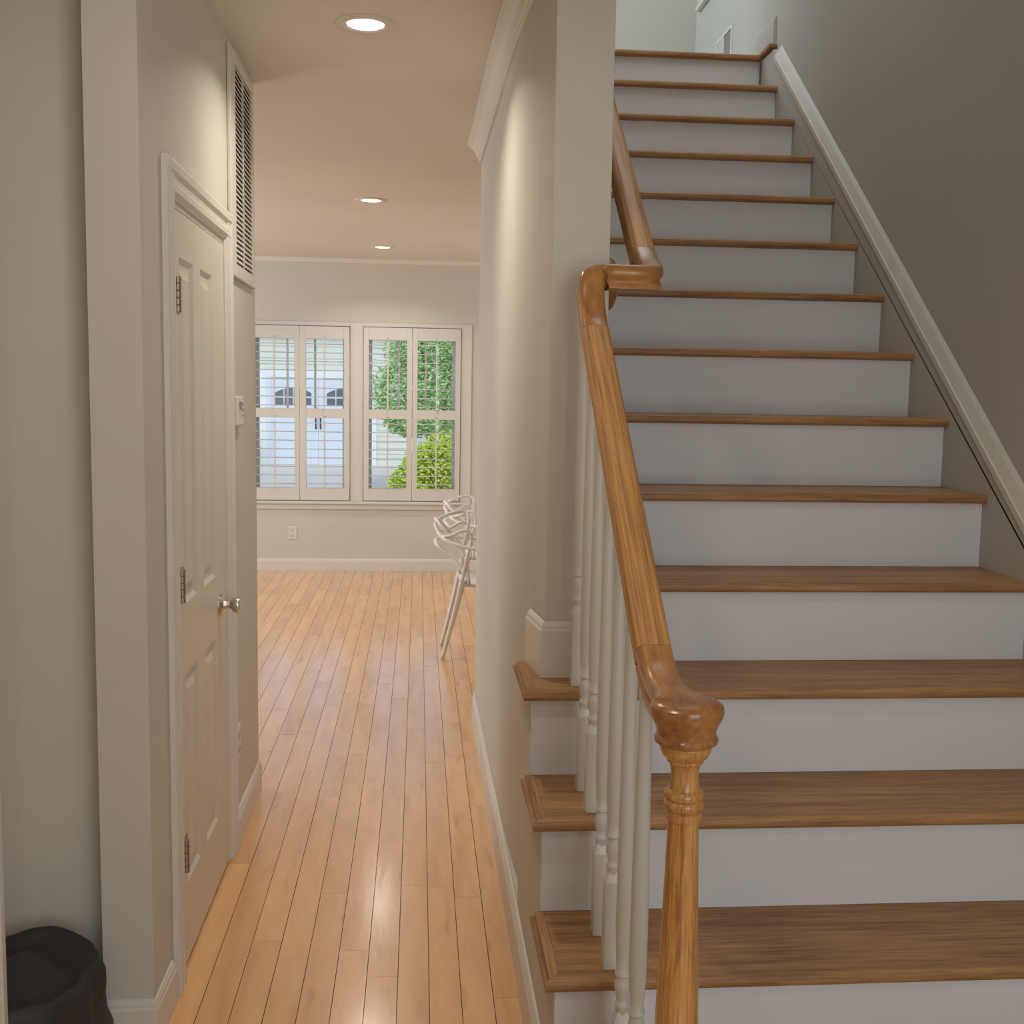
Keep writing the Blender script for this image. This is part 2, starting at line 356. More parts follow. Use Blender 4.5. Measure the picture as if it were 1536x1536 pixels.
# ------------------------------------------------------------------ closet door
door = structure('door_1')
ya, yb, za, zb = 2.877, 3.587, .012, 2.0
xf = LW+.002
bm = bmesh.new()
cols = ((2.945, 3.125), (3.222, 3.405)); rows = ((.222, .795), (.985, 1.885))
ys = sorted([ya, yb]+[v for c in cols for v in c]); zs = sorted([za, zb]+[v for r in rows for v in r])
def inside(yc, zc): return any(a < yc < b for a, b in cols) and any(a < zc < b for a, b in rows)
for i in range(len(ys)-1):
    for j in range(len(zs)-1):
        y0_, y1_, z0_, z1_ = ys[i], ys[i+1], zs[j], zs[j+1]
        if not inside((y0_+y1_)/2, (z0_+z1_)/2):
            bm.faces.new([bm.verts.new(p) for p in ((xf, y0_, z0_), (xf, y1_, z0_), (xf, y1_, z1_), (xf, y0_, z1_))])
box(bm, xf-.036, xf-.018, ya, yb, za, zb)
for q in (((xf, ya, za), (xf-.02, ya, za), (xf-.02, ya, zb), (xf, ya, zb)), ((xf, yb, za), (xf, yb, zb), (xf-.02, yb, zb), (xf-.02, yb, za)),
          ((xf, ya, zb), (xf-.02, ya, zb), (xf-.02, yb, zb), (xf, yb, zb)), ((xf, ya, za), (xf, yb, za), (xf-.02, yb, za), (xf-.02, ya, za))):
    bm.faces.new([bm.verts.new(p) for p in q])
bmesh.ops.remove_doubles(bm, verts=bm.verts, dist=1e-5)
leaf = obj('door_leaf', bm, DOORP, door)
for (a, b) in cols:
    for (c, d) in rows:
        bm = bmesh.new(); prev = None
        for ins, dx in ((0, 0), (.012, -.0085), (.028, -.0085), (.050, -.0015)):
            ring = [bm.verts.new(p) for p in ((xf+dx, a+ins, c+ins), (xf+dx, b-ins, c+ins), (xf+dx, b-ins, d-ins), (xf+dx, a+ins, d-ins))]
            if prev:
                for k in range(4): bm.faces.new((prev[k], prev[(k+1) % 4], ring[(k+1) % 4], ring[k]))
            prev = ring
        bm.faces.new(prev); obj('door_panel', bm, DOORP, leaf)
for hz in (1.787, 1.044, .32):
    bm = bmesh.new()
    for i in range(5): lathe(bm, [(.0078, hz-.045+i*.018+.0006), (.0085, hz-.045+i*.018+.002), (.0085, hz-.045+i*.018+.016), (.0078, hz-.045+i*.018+.0174)], (xf+.0072, ya+.020, 0), 12)
    box(bm, xf-.001, xf+.0022, ya+.003, ya+.065, hz-.045, hz+.045)
    obj('hinge', bm, HINGE, door)
bm = bmesh.new()
lathe(bm, [(.033, 0), (.033, .004), (.029, .009), (.014, .012), (.0115, .02), (.0115, .032), (.016, .036), (.023, .043), (.026, .052), (.024, .059), (.016, .063), (.006, .064)], (xf+.0005, 3.475, .885), 28, axis='X')
kn = obj('door_knob', bm, NICK, door, smooth=True)
smooth_by_angle(kn, 35)
# ------------------------------------------------------------------ louvred grille high on the left wall
gy0, gy1, gz0, gz1 = 3.70, 4.205, 1.93, 2.64
gr = thing('louvered_grille', 'white louvered air grille in a frame high on the hallway wall, above the thermostat', 'grille', (LW, 3.98, 1.925))
bm = bmesh.new(); gx = LW+.0006
for b in ((gx, gx+.012, gy0, gy0+.10, gz0, gz1), (gx, gx+.012, gy1-.04, gy1, gz0, gz1), (gx, gx+.012, gy0+.10, gy1-.04, gz0, gz0+.035), (gx, gx+.012, gy0+.10, gy1-.04, gz1-.035, gz1),
          (gx, gx+.015, gy0-.004, gy1+.004, gz0-.010, gz0-.0005)): box(bm, *b)
rel(obj('frame', bm, TRIM, gr, bevel=.003), gr)
rel(boxes('centre_bar', TRIM, [(gx+.004, gx+.011, 3.968, 3.976, gz0+.036, gz1-.036)], gr), gr)
rel(boxes('backing', GREY, [(gx, gx+.001, gy0+.101, gy1-.041, gz0+.036, gz1-.036)], gr), gr)
nl = 38; hh = (gz1-gz0-.08)/nl; first = None
for i in range(nl):
    for (a, b) in ((gy0+.102, 3.967), (3.977, gy1-.042)):
        zc = gz0+.042+hh*(i+.5)
        if first is None or (b-a) != first[1]:
            bm = bmesh.new(); w = (b-a)/2
            prism(bm, [(-.001, .0065), (.001, .0078), (.0085, -.0062), (.0065, -.0072)], 'Y', -w, w)
            o = obj('louver', bm, TRIM, gr); first = (o, b-a)
        else: o = dup(first[0], gr)
        o.location = Vector((gx+.003, (a+b)/2, zc))-gr.location
# thermostat
th = thing('thermostat', 'small white thermostat on the hallway wall, between the door and the far corner', 'thermostat', (LW, 3.83, 1.43))
rel(boxes('case', PLAST, [(LW+.0006, LW+.020, 3.752, 3.870, 1.432, 1.53)], th, bevel=.005), th)
rel(boxes('display', GREY, [(LW+.0202, LW+.0212, 3.775, 3.82, 1.485, 1.512)], th), th)
for k in range(3): rel(boxes('button', GREY, [(LW+.0202, LW+.0222, 3.838, 3.848, 1.46+k*.019, 1.469+k*.019)], th), th)
def outlet(label, origin, face):
    t = thing('wall_outlet', label, 'outlet', origin)
    def B(a0, a1, d0, d1, z0_, z1_):
        x, y, z = origin
        return (x+d0, x+d1, y+a0, y+a1, z+z0_, z+z1_) if face == 'X' else (x+a0, x+a1, y-d1, y-d0, z+z0_, z+z1_)
    rel(boxes('cover_plate', PLAST, [B(-.037, .037, .0006, .006, -.058, .058)], t, bevel=.002), t)
    for s in (-1, 1):
        r = rel(boxes('socket', PLAST, [B(-.017, .017, .0061, .008, s*.026-.016, s*.026+.016)], t, bevel=.004), t)
        sl = boxes('slot', DARK, [B(-.009, -.006, .0081, .0086, s*.026-.006, s*.026+.008), B(.006, .009, .0081, .0086, s*.026-.006, s*.026+.008), B(-.002, .002, .0081, .0086, s*.026-.013, s*.026-.009)], r)
    return t
outlet('white double outlet low on the hallway wall, beyond the door', (LW, 3.79, .345), 'X')
outlet('white double outlet on the far wall below the left window', (-1.082, D, .332), 'Y')
# ------------------------------------------------------------------ recessed ceiling lights
def downlight(x, y, label, power, warm):
    t = thing('recessed_light', label, 'ceiling light', (x, y, CZ), 'recessed ceiling lights')
    bm = bmesh.new(); lathe(bm, [(.058, -.003), (.062, -.006), (.09, -.0055), (.094, -.001), (.094, -.0003), (.056, -.0003)], seg=40, cap=False)
    obj('trim_ring', bm, CEIL, t, smooth=True)
    bm = bmesh.new(); lathe(bm, [(.0565, -.0006), (.0565, -.0025), (.04, -.0045), (.015, -.0055)], seg=36); obj('lens', bm, LAMP, t, smooth=True)
    light('downlight_glow', 'AREA', (x, y, CZ-.012), (x, y, 0), power, warm, (.11, .11), 'DISK', spread=math.radians(140)).parent = None
downlight(-.172, 3.56, 'recessed round light nearest the camera, above the closet door end of the hallway', 6.5, (1, .90, .78))
downlight(-.291, 6.71, 'recessed round light in the middle of the row on the ceiling', 8, (1, .91, .80))
downlight(-.290, 8.82, 'recessed round light farthest away, next to the window wall', 8, (1, .91, .80))
light('foyer_fill', 'AREA', (-.3, .2, CZ-.02), (-.3, .2, 0), 5, (1, .90, .80), (.12, .12), 'DISK')  # added general fill behind the camera, no fixture
light('hall_front_fill', 'AREA', (-.17, 1.75, CZ-.02), (-.17, 1.75, 0), 5.5, (1, .88, .74), (.2, .2), 'DISK')  # added fill without fixture, brightens the wall under the stairs and near floor
# ------------------------------------------------------------------ staircase
st = thing('staircase', 'straight oak and white staircase climbing beside the hallway wall', 'staircase', (.95, 1.82, 0))
def tread(k, x0, mitre=True, yb=None):
    yf, yb = Y(k), (yb or Y(k+1)+OV-.0005); z1 = Z(k); rw = .032
    bm = bmesh.new()
    xr = XR-.0005
    pts = [(x0+.0004, yf), (xr, yf), (xr, yb), (x0+(rw if mitre else 0), yb)]
    if mitre: pts = [(x0+.0006, yf), (xr, yf), (xr, yb), (x0+rw+.0006, yb), (x0+rw+.0006, yf+rw)]
    pts = [(a-x0, b-yf) for a, b in pts]
    A, B = prism(bm, pts[::-1], 'Z', -TT, 0)
    ed = [e for e in bm.edges if all(abs(v.co.y) < 1e-6 for v in e.verts) and abs(e.verts[0].co.z-e.verts[1].co.z) < 1e-6]
    bmesh.ops.bevel(bm, geom=ed, offset=.0105, segments=5, affect='EDGES', profile=.5)
    o = obj('tread', bm, OAKX, st, loc=Vector((x0, yf, z1))-st.location); smooth_by_angle(o, 30)
    if mitre:
        bm = bmesh.new(); q = [(0, 0), (rw, rw), (rw, yb-yf), (0, yb-yf)]
        prism(bm, q[::-1], 'Z', -TT, 0)
        ed = [e for e in bm.edges if all(abs(v.co.x) < 1e-6 for v in e.verts) and abs(e.verts[0].co.z-e.verts[1].co.z) < 1e-6]
        bmesh.ops.bevel(bm, geom=ed, offset=.0105, segments=5, affect='EDGES')
        r = obj('return_nosing', bm, OAKY, o); smooth_by_angle(r, 30)
    return o
for k in range(-1, 3): tread(k, XL)
for k in range(3, 13): tread(k, PIER1+.001, False)
tread(13, PIER1+.001, False, Y(13)+.15)
for k in range(-1, 14):
    x0 = XF if k < 3 else PIER1+.001
    zb_ = Z(k-1)+.0005 if k >= 0 else .0005
    bm = bmesh.new(); box(bm, 0, XR-.0005-x0, 0, .0155, 0, Z(k)-TT-.0005-zb_)
    obj('riser', bm, RISER, st, loc=Vector((x0, Y(k)+OV, zb_))-st.location)
# skirt board and its cap on the right wall
nl_ = lambda y: Z(0)+.80426*(y-Y(0))
bm = bmesh.new(); ya_, yb_ = 1.5, 5.50
lowz = lambda y: nl_(y)-.34
prism(bm, [(ya_, max(.001, lowz(ya_))), (ya_+.3, .001), (2.0, .001), (yb_+.18, lowz(yb_+.18)), (yb_+.18, Z(13)-.03), (yb_, nl_(yb_)+.085), (ya_, nl_(ya_)+.085)][:1]+
      [(2.0, .001), (yb_+.18, lowz(yb_+.18)), (yb_+.18, Z(13)-.03), (yb_-.01, Z(13)-.03), (ya_, nl_(ya_)+.08)], 'X', XR, XW-.0005)
skb = rel(obj('skirt_board', bm, WALLG, st), st)
bm = bmesh.new()
c = math.sin(math.atan(.80426)); e = math.cos(math.atan(.80426))
prof = [(0, 0), (.003, -.0), (.006, .004), (.006, .024), (.002, .028), (.0, .034), (-.010, .06), (-.0195, .075), (-.0195, 0)]
A_ = []; 
for yy in (ya_, yb_-.03):
    zz = nl_(yy)+.08
    A_.append([bm.verts.new((XR-a, yy-b*c*0-(b*c if True else 0), zz+b*e)) for a, b in prof])
n = len(prof)
for i in range(n): bm.faces.new((A_[0][i], A_[0][(i+1) % n], A_[1][(i+1) % n], A_[1][i]))
bm.faces.new(A_[0][::-1]); bm.faces.new(A_[1])
rel(obj('skirt_cap', bm, TRIM, st), st)
bm = bmesh.new()
prism(bm, [(5.50, Z(13)-.022), (5.50, Z(13)+.002), (5.60, Z(13)+.002), (Y(13)+.005, Z(13)-.001), (Y(13)+.005, Z(13)-.026), (5.6, Z(13)-.022)], 'X', XR-.02, XW-.001)
rel(obj('landing_return', bm, OAKX, st, bevel=.006), st)
# ------------------------------------------------------------------ railing
BX = .40; NX, NY = .405, 1.605
ra = thing('stair_railing', 'oak handrail with turned newel post and white balusters on the open side of the stairs', 'railing', (BX, 1.61, Z(-1)))
rz = lambda y: 1.445+.80426*(y-2.2)          # top of the lower rail
PROF = [(-.0265, -.058), (-.0205, -.060), (.0205, -.060), (.0265, -.058), (.0265, -.050), (.021, -.044), (.0225, -.036), (.0295, -.029), (.0310, -.021), (.0300, -.012), (.0265, -.005), (.020, -.0015), (.009, 0),
        (-.009, 0), (-.020, -.0015), (-.0265, -.005), (-.0300, -.012), (-.0310, -.021), (-.0295, -.029), (-.0225, -.036), (-.021, -.044), (-.0265, -.050)]
def rail(name, path, mat, prof=PROF, wide=None):
    bm = bmesh.new(); sweep(bm, path, prof, wide=wide)
    return smooth_by_angle(rel(obj(name, bm, mat, ra), ra), 50)
rail('handrail_lower', [(BX, 1.815, rz(1.815)), (BX, 2.1, rz(2.1)), (BX, 2.53, rz(2.53))], OAKUV)
ease = cr([(NX, 1.602, 1.0998), (NX, 1.63, 1.0995), (NX-.001, 1.66, 1.099), (BX+.001, 1.70, 1.098), (BX, 1.74, 1.102), (BX, 1.78, 1.1145), (BX, 1.8145, rz(1.8145))], 6)
rail('rail_easing', ease, OAKFIT, wide=lambda p: 1+.45*max(0, min(1, (1.69-p.y)/.07))**1.5)
zg = 1.838
goose = cr([(BX, 2.5305, rz(2.5305)), (BX, 2.56, rz(2.56)+.002), (BX, 2.592, rz(2.592)+.015), (BX+.001, 2.618, 1.832), (BX+.012, 2.642, 1.855), (BX+.04, 2.655, 1.861),
            (.48, 2.658, 1.861), (.52, 2.660, 1.861), (.545, 2.672, 1.863), (.556, 2.70, 1.872), (.558, 2.74, 1.888), (.558, 2.80, 1.923)], 7)
rail('gooseneck', goose, OAKFIT)
uz = lambda y: 1.923+.80426*(y-2.8)
rail('handrail_upper', [(.558, 2.8005, uz(2.8005)), (.558, 5.3, uz(5.3))], OAKUV)
bm = bmesh.new(); lathe(bm, [(.068, 0), (.068, .012), (.060, .022), (.045, .028)], (PIER1+.001, 2.865, 1.835), 28, axis='X')
smooth_by_angle(rel(obj('wall_rosette', bm, OAKCAP, ra), ra), 40)
for yy in (3.5, 4.6):
    bm = bmesh.new(); tube(bm, [(PIER1+.002, yy, uz(yy)-.11), (PIER1+.05, yy, uz(yy)-.115), (.555, yy, uz(yy)-.062)], .006); rel(obj('rail_bracket', bm, NICK, ra, smooth=True), ra)
# newel post
nb = Z(-1)
bm = bmesh.new()
prof = [(.0325, nb+.16), (.034, nb+.20), (.034, .56), (.0315, .66), (.027, .78), (.0238, .90), (.0238, .912), (.0268, .914), (.0278, .920), (.0272, .926), (.0245, .928), (.0268, .930), (.0300, .934), (.0305, .939), (.029, .943), (.0262, .9455), (.0290, .948), (.0300, .953), (.0285, .958), (.0235, .962),
        (.021, .975), (.021, .988), (.0235, 1.0), (.0275, 1.004), (.0275, 1.008), (.034, 1.013), (.0385, 1.022), (.0395, 1.031), (.0375, 1.036)]
lathe(bm, prof, (NX, NY, 0), 32); smooth_by_angle(rel(obj('newel_post', bm, OAKZ, ra), ra), 35)
npst = ra.children[-1]
bm = bmesh.new(); box(bm, NX-.042, NX+.042, NY-.042, NY+.042, nb+.0005, nb+.161); o = rel(obj('newel_base', bm, OAKZ, ra, bevel=.004), ra)
bm = bmesh.new()
lathe(bm, [(.0385, 1.0365), (.040, 1.040), (.0475, 1.043), (.0485, 1.048), (.0465, 1.0525), (.044, 1.055), (.0455, 1.064), (.050, 1.074), (.0545, 1.083), (.0562, 1.091), (.0550, 1.0985), (.050, 1.103), (.040, 1.106), (.02, 1.1075), (.004, 1.108)], (NX, NY, -.008), 40)
smooth_by_angle(rel(obj('newel_cap', bm, OAKCAP, ra), ra), 35)
# balusters
def baluster(x, y, zb_, zt):
    bm = bmesh.new(); h = .0165; s = .205
    box(bm, -h, h, -h, h, 0, s-.022)
    v0 = [bm.verts.new(p) for p in ((-h, -h, s-.022), (h, -h, s-.022), (h, h, s-.022), (-h, h, s-.022))]
    q = .009; v1 = [bm.verts.new(p) for p in ((-q, -q, s), (q, -q, s), (q, q, s), (-q, q, s))]
    for i in range(4): bm.faces.new((v0[i], v0[(i+1) % 4], v1[(i+1) % 4], v1[i]))
    bm.faces.new(v1)
    T = zt-zb_
    lathe(bm, [(.011, s-.012), (.0125, s+.004), (.0145, s+.008), (.0145, s+.013), (.0115, s+.017), (.0105, s+.022), (.0145, s+.036), (.0160, s+.050), (.0135, s+.062), (.0118, s+.068), (.0155, s+.0715), (.0155, s+.077),
               (.0125, s+.081), (.0135, s+.10), (.0165, s+.17), (.0160, s+.30), (.0125, T-.15), (.0100, T)], seg=16)
    o = obj('baluster', bm, BAL, ra, loc=Vector((x, y, zb_))-ra.location)
    smooth_by_angle(o, 40)
for k, y in ((2, 2.706), (1, 2.569), (1, 2.433), (0, 2.293), (0, 2.150), (-1, 2.016), (-1, 1.878)):
    top = (rz(min(y, 2.60)) if y < 2.64 else 1.855)-.058
    baluster(BX, y, Z(k)+.0005, top)
# ------------------------------------------------------------------ upstairs details
vg = thing('wall_vent', 'dark vent in a white frame low on the wall past the top stair', 'vent', (XW, 6.46, 3.45))
x_ = XW-.0006
rel(boxes('frame', TRIM, [(x_-.008, x_, 6.31, 6.33, 3.41, 3.62), (x_-.008, x_, 6.62, 6.64, 3.41, 3.62), (x_-.008, x_, 6.33, 6.62, 3.41, 3.425), (x_-.008, x_, 6.33, 6.62, 3.605, 3.62)], vg), vg)
rel(boxes('backing', GREY, [(x_-.002, x_, 6.33, 6.62, 3.425, 3.605)], vg), vg)
for k in range(5): rel(boxes('slat', TRIM, [(x_-.007, x_-.0022, 6.475+k*.028, 6.493+k*.028, 3.425, 3.605)], vg), vg)
tag(boxes('wall_ledge', WALL, [(XW-.03, XW-.0006, 6.2, 7.09, 3.935, 3.965)], bevel=.004), 'narrow taupe ledge along the upstairs wall, cut off by the top of the photo', 'ledge')
# ------------------------------------------------------------------ windows with plantation shutters
def window(n, x0, x1):
    w = structure('window_%d' % n); z0_, z1_ = WZ; yo = D+.10
    fr = boxes('window_frame', SASH, [(x0, x0+.035, yo-.03, yo+.06, z0_, z1_), (x1-.035, x1, yo-.03, yo+.06, z0_, z1_), (x0+.035, x1-.035, yo-.03, yo+.06, z0_, z0_+.035), (x0+.035, x1-.035, yo-.03, yo+.06, z1_-.035, z1_),
                                      (x0, x1, D+.0, yo-.03, z0_, z0_+.004)], w)
    zm = 1.37
    for nm, za_, zb_, dy in (('lower_sash', z0_+.035, zm+.02, -.02), ('upper_sash', zm-.02, z1_-.035, .015)):
        a, b = x0+.035, x1-.035; ya_, yb_ = yo+dy, yo+dy+.028
        s = boxes(nm, SASH, [(a, a+.035, ya_, yb_, za_, zb_), (b-.035, b, ya_, yb_, za_, zb_), (a+.035, b-.035, ya_, yb_, za_, za_+.035), (a+.035, b-.035, ya_, yb_, zb_-.035, zb_)], w)
        boxes('pane', GLASS, [(a+.034, b-.034, ya_+.012, ya_+.016, za_+.034, zb_-.034)], s)
        if nm == 'upper_sash':
            for t in (1/3, 2/3):
                xx = a+.035+(b-a-.07)*t; boxes('muntin', SASH, [(xx-.009, xx+.009, ya_+.006, ya_+.022, za_+.035, zb_-.035)], s)
    return w
window(1, *W1); window(2, *W2)
# casing, sill and apron round both windows
c0, c1 = -1.53, .449; yc = D-.0006
bm = bmesh.new()
for b in ((c0, W1[0]-.001, yc-.012, yc, .612, 2.14), (W1[1]+.001, W2[0]-.001, yc-.012, yc, .612, 2.14), (W2[1]+.001, c1, yc-.012, yc, .612, 2.14), (W1[0]-.001, W1[1]+.001, yc-.012, yc, WZ[1]+.001, 2.14), (W2[0]-.001, W2[1]+.001, yc-.012, yc, WZ[1]+.001, 2.14),
          (c0, c1, yc-.018, yc, .54, .588), (c0-.02, c1+.004, yc-.045, yc, .5885, .6115)): box(bm, *b)
obj('trim_6', bm, SHUT, kind='structure', bevel=.003)
LPROF = []
for i in range(12):
    t = 2*math.pi*i/12; LPROF.append((.031*math.cos(t), .0036*math.sin(t)))
def shutter(x0, x1, o0, o1, label):
    t = thing('window_shutter', label, 'shutter', ((x0+x1)/2, D-.01, .617), 'white plantation shutters on the far wall')
    ys0, ys1 = D-.028, D+.0; g = .002
    rel(boxes('frame', SHUT, [(x0+g, o0, ys0, ys1, .62, 2.10), (o1, x1-g, ys0, ys1, .62, 2.10), (o0, o1, ys0, ys1, .62, .726), (o0, o1, ys0, ys1, 1.324, 1.405), (o0, o1, ys0, ys1, 1.995, 2.10)], t, bevel=.002), t)
    xc = (o0+o1)/2
    for (za_, zb_) in ((.726, 1.324), (1.405, 1.995)):
        for k in range(8):
            zz = zb_-.043-k*.0745
            key = round(o1-o0, 3)
            if key not in cache:
                bm = bmesh.new(); prism(bm, LPROF, 'X', -(o1-o0)/2+.001, (o1-o0)/2-.001); bmesh.ops.rotate(bm, verts=bm.verts, cent=(0, 0, 0), matrix=Matrix.Rotation(math.radians(.5), 3, 'X'))
                o = obj('louver', bm, SHUT, t, smooth=True); cache[key] = o
            else: o = dup(cache[key], t)
            o.location = Vector((xc, D-.014, zz))-t.location
        rel(boxes('tilt_rod', SHUT, [(xc-.006, xc+.006, D-.058, D-.047, za_+.008, zb_-.022)], t), t)
        bm = bmesh.new(); lathe(bm, [(.005, -.006), (.004, 0)], (xc, ys0, zb_+.014), 10, axis='Y'); rel(obj('catch', bm, HINGE, t), t)
shutter(-1.438, -1.015, -1.385, -1.059, 'white shutter panel farthest left, partly behind the hallway wall edge')
shutter(-1.015, -.592, -.961, -.641, 'white shutter panel, right half of the left window, garage door behind it')
shutter(-.476, -.059, -.43, -.106, 'white shutter panel, left half of the right window, tree edge behind it')
shutter(-.059, .355, -.015, .31, 'white shutter panel farthest right, yellow-green bush behind it')
# ------------------------------------------------------------------ chairs
def chair(x, y, label):
    t = thing('dining_chair', label, 'chair', (x, y, 0), 'white plastic chairs')
    c = {}
    def T(name, pts, r, flat=1.0, sm=6):
        bm = bmesh.new(); tube(bm, pts, r, 10, sm, flat); return obj(name, bm, CHAIRM, t, smooth=True)
    # legs: splayed and tapered; u = +X is the front of the chair
    for s in (-1, 1):
        T('leg', [(.115, s*.195, .475), (.075, s*.188, .30), (0, s*.178, .004)], lambda q: .021-.010*q)
        T('leg', [(.47, s*.225, .44), (.50, s*.23, .25), (.525, s*.235, .004)], lambda q: .016-.005*q)
    bm = bmesh.new(); rows = []
    for i in range(9):
        u = i/8; row = []
        for j in range(9):
            v = j/8*2-1; hw = .235-.03*(1-u); row.append((.10+.42*u, v*hw, .455-.022*math.cos(v*1.3)*math.sin(u*2.6)-.012*(u > .95)))
        rows.append(row)
    for dz in (0, -.016):
        g = [[bm.verts.new((a, b, c_+dz)) for a, b, c_ in r] for r in rows]
        for i in range(8):
            for j in range(8): bm.faces.new((g[i][j], g[i][j+1], g[i+1][j+1], g[i+1][j]))
        if dz == 0: top = g
    def rim(idx):
        for a, b in zip(idx, idx[1:]): bm.faces.new((top[a[0]][a[1]], top[b[0]][b[1]], g[b[0]][b[1]], g[a[0]][a[1]]))
    rim([(0, j) for j in range(9)]); rim([(8, j) for j in range(9)]); rim([(i, 0) for i in range(9)]); rim([(i, 8) for i in range(9)])
    obj('seat', bm, CHAIRM, t, smooth=True)
    R = .0095
    # three crossing loops form back and arms
    T('back_loop', [(.11, -.200, .47), (.135, -.205, .60), (.160, -.21, .70), (.150, -.21, .755), (.11, -.20, .765), (.05, -.175, .735), (-.01, -.12, .722), (-.03, 0, .735), (-.01, .12, .722), (.05, .175, .735), (.11, .20, .765), (.150, .21, .755), (.160, .21, .70), (.135, .205, .60), (.11, .20, .47)], R, 1.2)
    T('back_loop', [(.15, -.222, .455), (.13, -.19, .60), (.06, -.15, .70), (-.02, -.10, .79), (-.045, 0, .81), (-.02, .10, .79), (.06, .15, .70), (.13, .19, .60), (.15, .222, .455)], R, 1.2)
    T('back_loop', [(.46, -.235, .45), (.42, -.26, .57), (.36, -.265, .645), (.2, -.255, .66), (.02, -.17, .70), (-.04, -.06, .765), (-.03, .06, .80), (.06, .14, .83), (.13, .17, .835), (.16, .14, .80), (.14, .10, .68), (.12, .12, .56), (.14, .20, .46)], R, 1.1)
    T('back_loop', [(.46, .235, .45), (.42, .26, .57), (.36, .265, .645), (.2, .255, .66), (.02, .17, .68), (-.04, .06, .68), (-.03, -.06, .66), (.06, -.12, .60), (.13, -.17, .50), (.14, -.2, .455)], R, 1.1)
    return t
chair(.146, 6.57, 'white plastic chair with looping back, nearest chair at the hallway wall end')
chair(.225, 7.62, 'white plastic chair with looping back, just behind the nearest chair')
# ------------------------------------------------------------------ waste bin with black liner
bn = thing('waste_bin', 'black crumpled bin liner over a bin, bottom left corner', 'bin', (-.89, 2.405, 0))
bm = bmesh.new(); lathe(bm, [(.13, .0005), (.15, .19), (.148, .19), (.128, .006)], seg=32, cap=True); obj('bin_body', bm, GREY, bn, smooth=True)
bm = bmesh.new(); seg = 72; prev = None
for r, z in [(.002, .366), (.03, .364), (.06, .352), (.09, .335), (.115, .322), (.135, .320), (.150, .335), (.162, .348), (.174, .362), (.186, .360), (.196, .335), (.201, .30), (.205, .25), (.209, .19), (.213, .13), (.214, .08)]:
    ring = []
    for i in range(seg):
        t = 2*math.pi*i/seg
        zz0 = z; p = Vector((math.cos(t)*2.2, math.sin(t)*2.2, z*6)); n1 = (noise.noise(p)*.014+noise.noise(p*2.3)*.007)*min(1, r/.1)
        fold = .007*abs(math.sin(t*5.5+z*7))*(1 if r > .18 else .3)
        zz = z+noise.noise(Vector((math.cos(t)*1.2*r/.2, math.sin(t)*1.2*r/.2, 3)))*.035+.018*math.sin(t)*(r/.2)
        ring.append(bm.verts.new(((r+n1-fold)*math.cos(t), (r+n1-fold)*math.sin(t), zz*.76)))
    if prev:
        for i in range(seg): bm.faces.new((prev[i], prev[(i+1) % seg], ring[(i+1) % seg], ring[i]))
    else: bm.faces.new(ring[::-1])
    prev = ring
obj('bin_liner', bm, BAG, bn, smooth=True, recalc=True)
# ------------------------------------------------------------------ outdoors
GR = paint('gravel_drive', (.76, .68, .56), .9, .1, 8, var=.06)
GRASS = paint('lawn', (.20, .30, .07), .9, .1, 12, var=.3)
SID = paint('siding_cream', (.62, .64, .55), .6, .01)
GDOOR = paint('garage_door_paint', (.62, .66, .72), .5, .01)
WHT = paint('white_outdoor_trim', (.72, .73, .74), .5, .01)
GPANE = paint('garage_pane', (.10, .13, .15), .15)
def leafmat(n, a, b):
    m, N, L, B = newmat(n); tc = N.new('ShaderNodeTexCoord'); nz = N.new('ShaderNodeTexNoise'); nz.inputs['Scale'].default_value = 6
    L.new(tc.outputs['Object'], nz.inputs[0]); rp = N.new('ShaderNodeValToRGB'); rp.color_ramp.elements[0].position = .35; rp.color_ramp.elements[1].position = .65
    rp.color_ramp.elements[0].color = (*a, 1); rp.color_ramp.elements[1].color = (*b, 1)
    L.new(nz.outputs['Fac'], rp.inputs[0]); L.new(rp.outputs[0], B.inputs['Base Color']); B.inputs['Roughness'].default_value = .6
    return m
LG = leafmat('leaf_green', (.26, .48, .12), (.58, .76, .34)); LY = leafmat('leaf_yellow_green', (.42, .55, .04), (.70, .80, .10)); BARK = paint('bark', (.25, .19, .14), .9, .1, 20)
boxes('ground', GR, [(-30, 30, D+.4, 60, -.30, -.20)], kind='structure')
GY = 27.0
ga = thing('garage', 'pale sided garage with double carriage doors, seen through the shutters', 'building', (-2.4, GY, -.2))
gd = (-3.62, -1.17)
bm = bmesh.new()
for (a, b, z0_, z1_) in ((-9, gd[0]-.15, -.2, 3.1), (gd[1]+.15, -.2, -.2, 3.1), (gd[0]-.15, gd[1]+.15, 2.05, 3.1)):
    z = z0_
    while z < z1_-.01:
        z2 = min(z+.14, z1_); prism(bm, [(GY+.0, z), (GY+.02, z2), (GY+.1, z2), (GY+.1, z)], 'X', a, b); z = z2
rel(obj('siding', bm, SID, ga, kind='stuff'), ga)
rel(boxes('wall', SID, [(-9, -.2, GY+.11, GY+5, -.2, 3.09)], ga), ga)
rel(boxes('corner_trim', WHT, [(-.2, -.02, GY-.02, GY+.12, -.2, 3.1)], ga), ga)
rel(boxes('door_surround', WHT, [(gd[0]-.15, gd[0], GY-.03, GY+.05, -.2, 2.05), (gd[1], gd[1]+.15, GY-.03, GY+.05, -.2, 2.05), (gd[0], gd[1], GY-.03, GY+.05, 1.87, 2.05)], ga), ga)
bm = bmesh.new(); prism(bm, [(GY-.4, 3.1), (GY+2.6, 4.2), (GY+5.6, 3.1)], 'X', -9.3, .1); rel(obj('roof', bm, GREY, ga), ga)
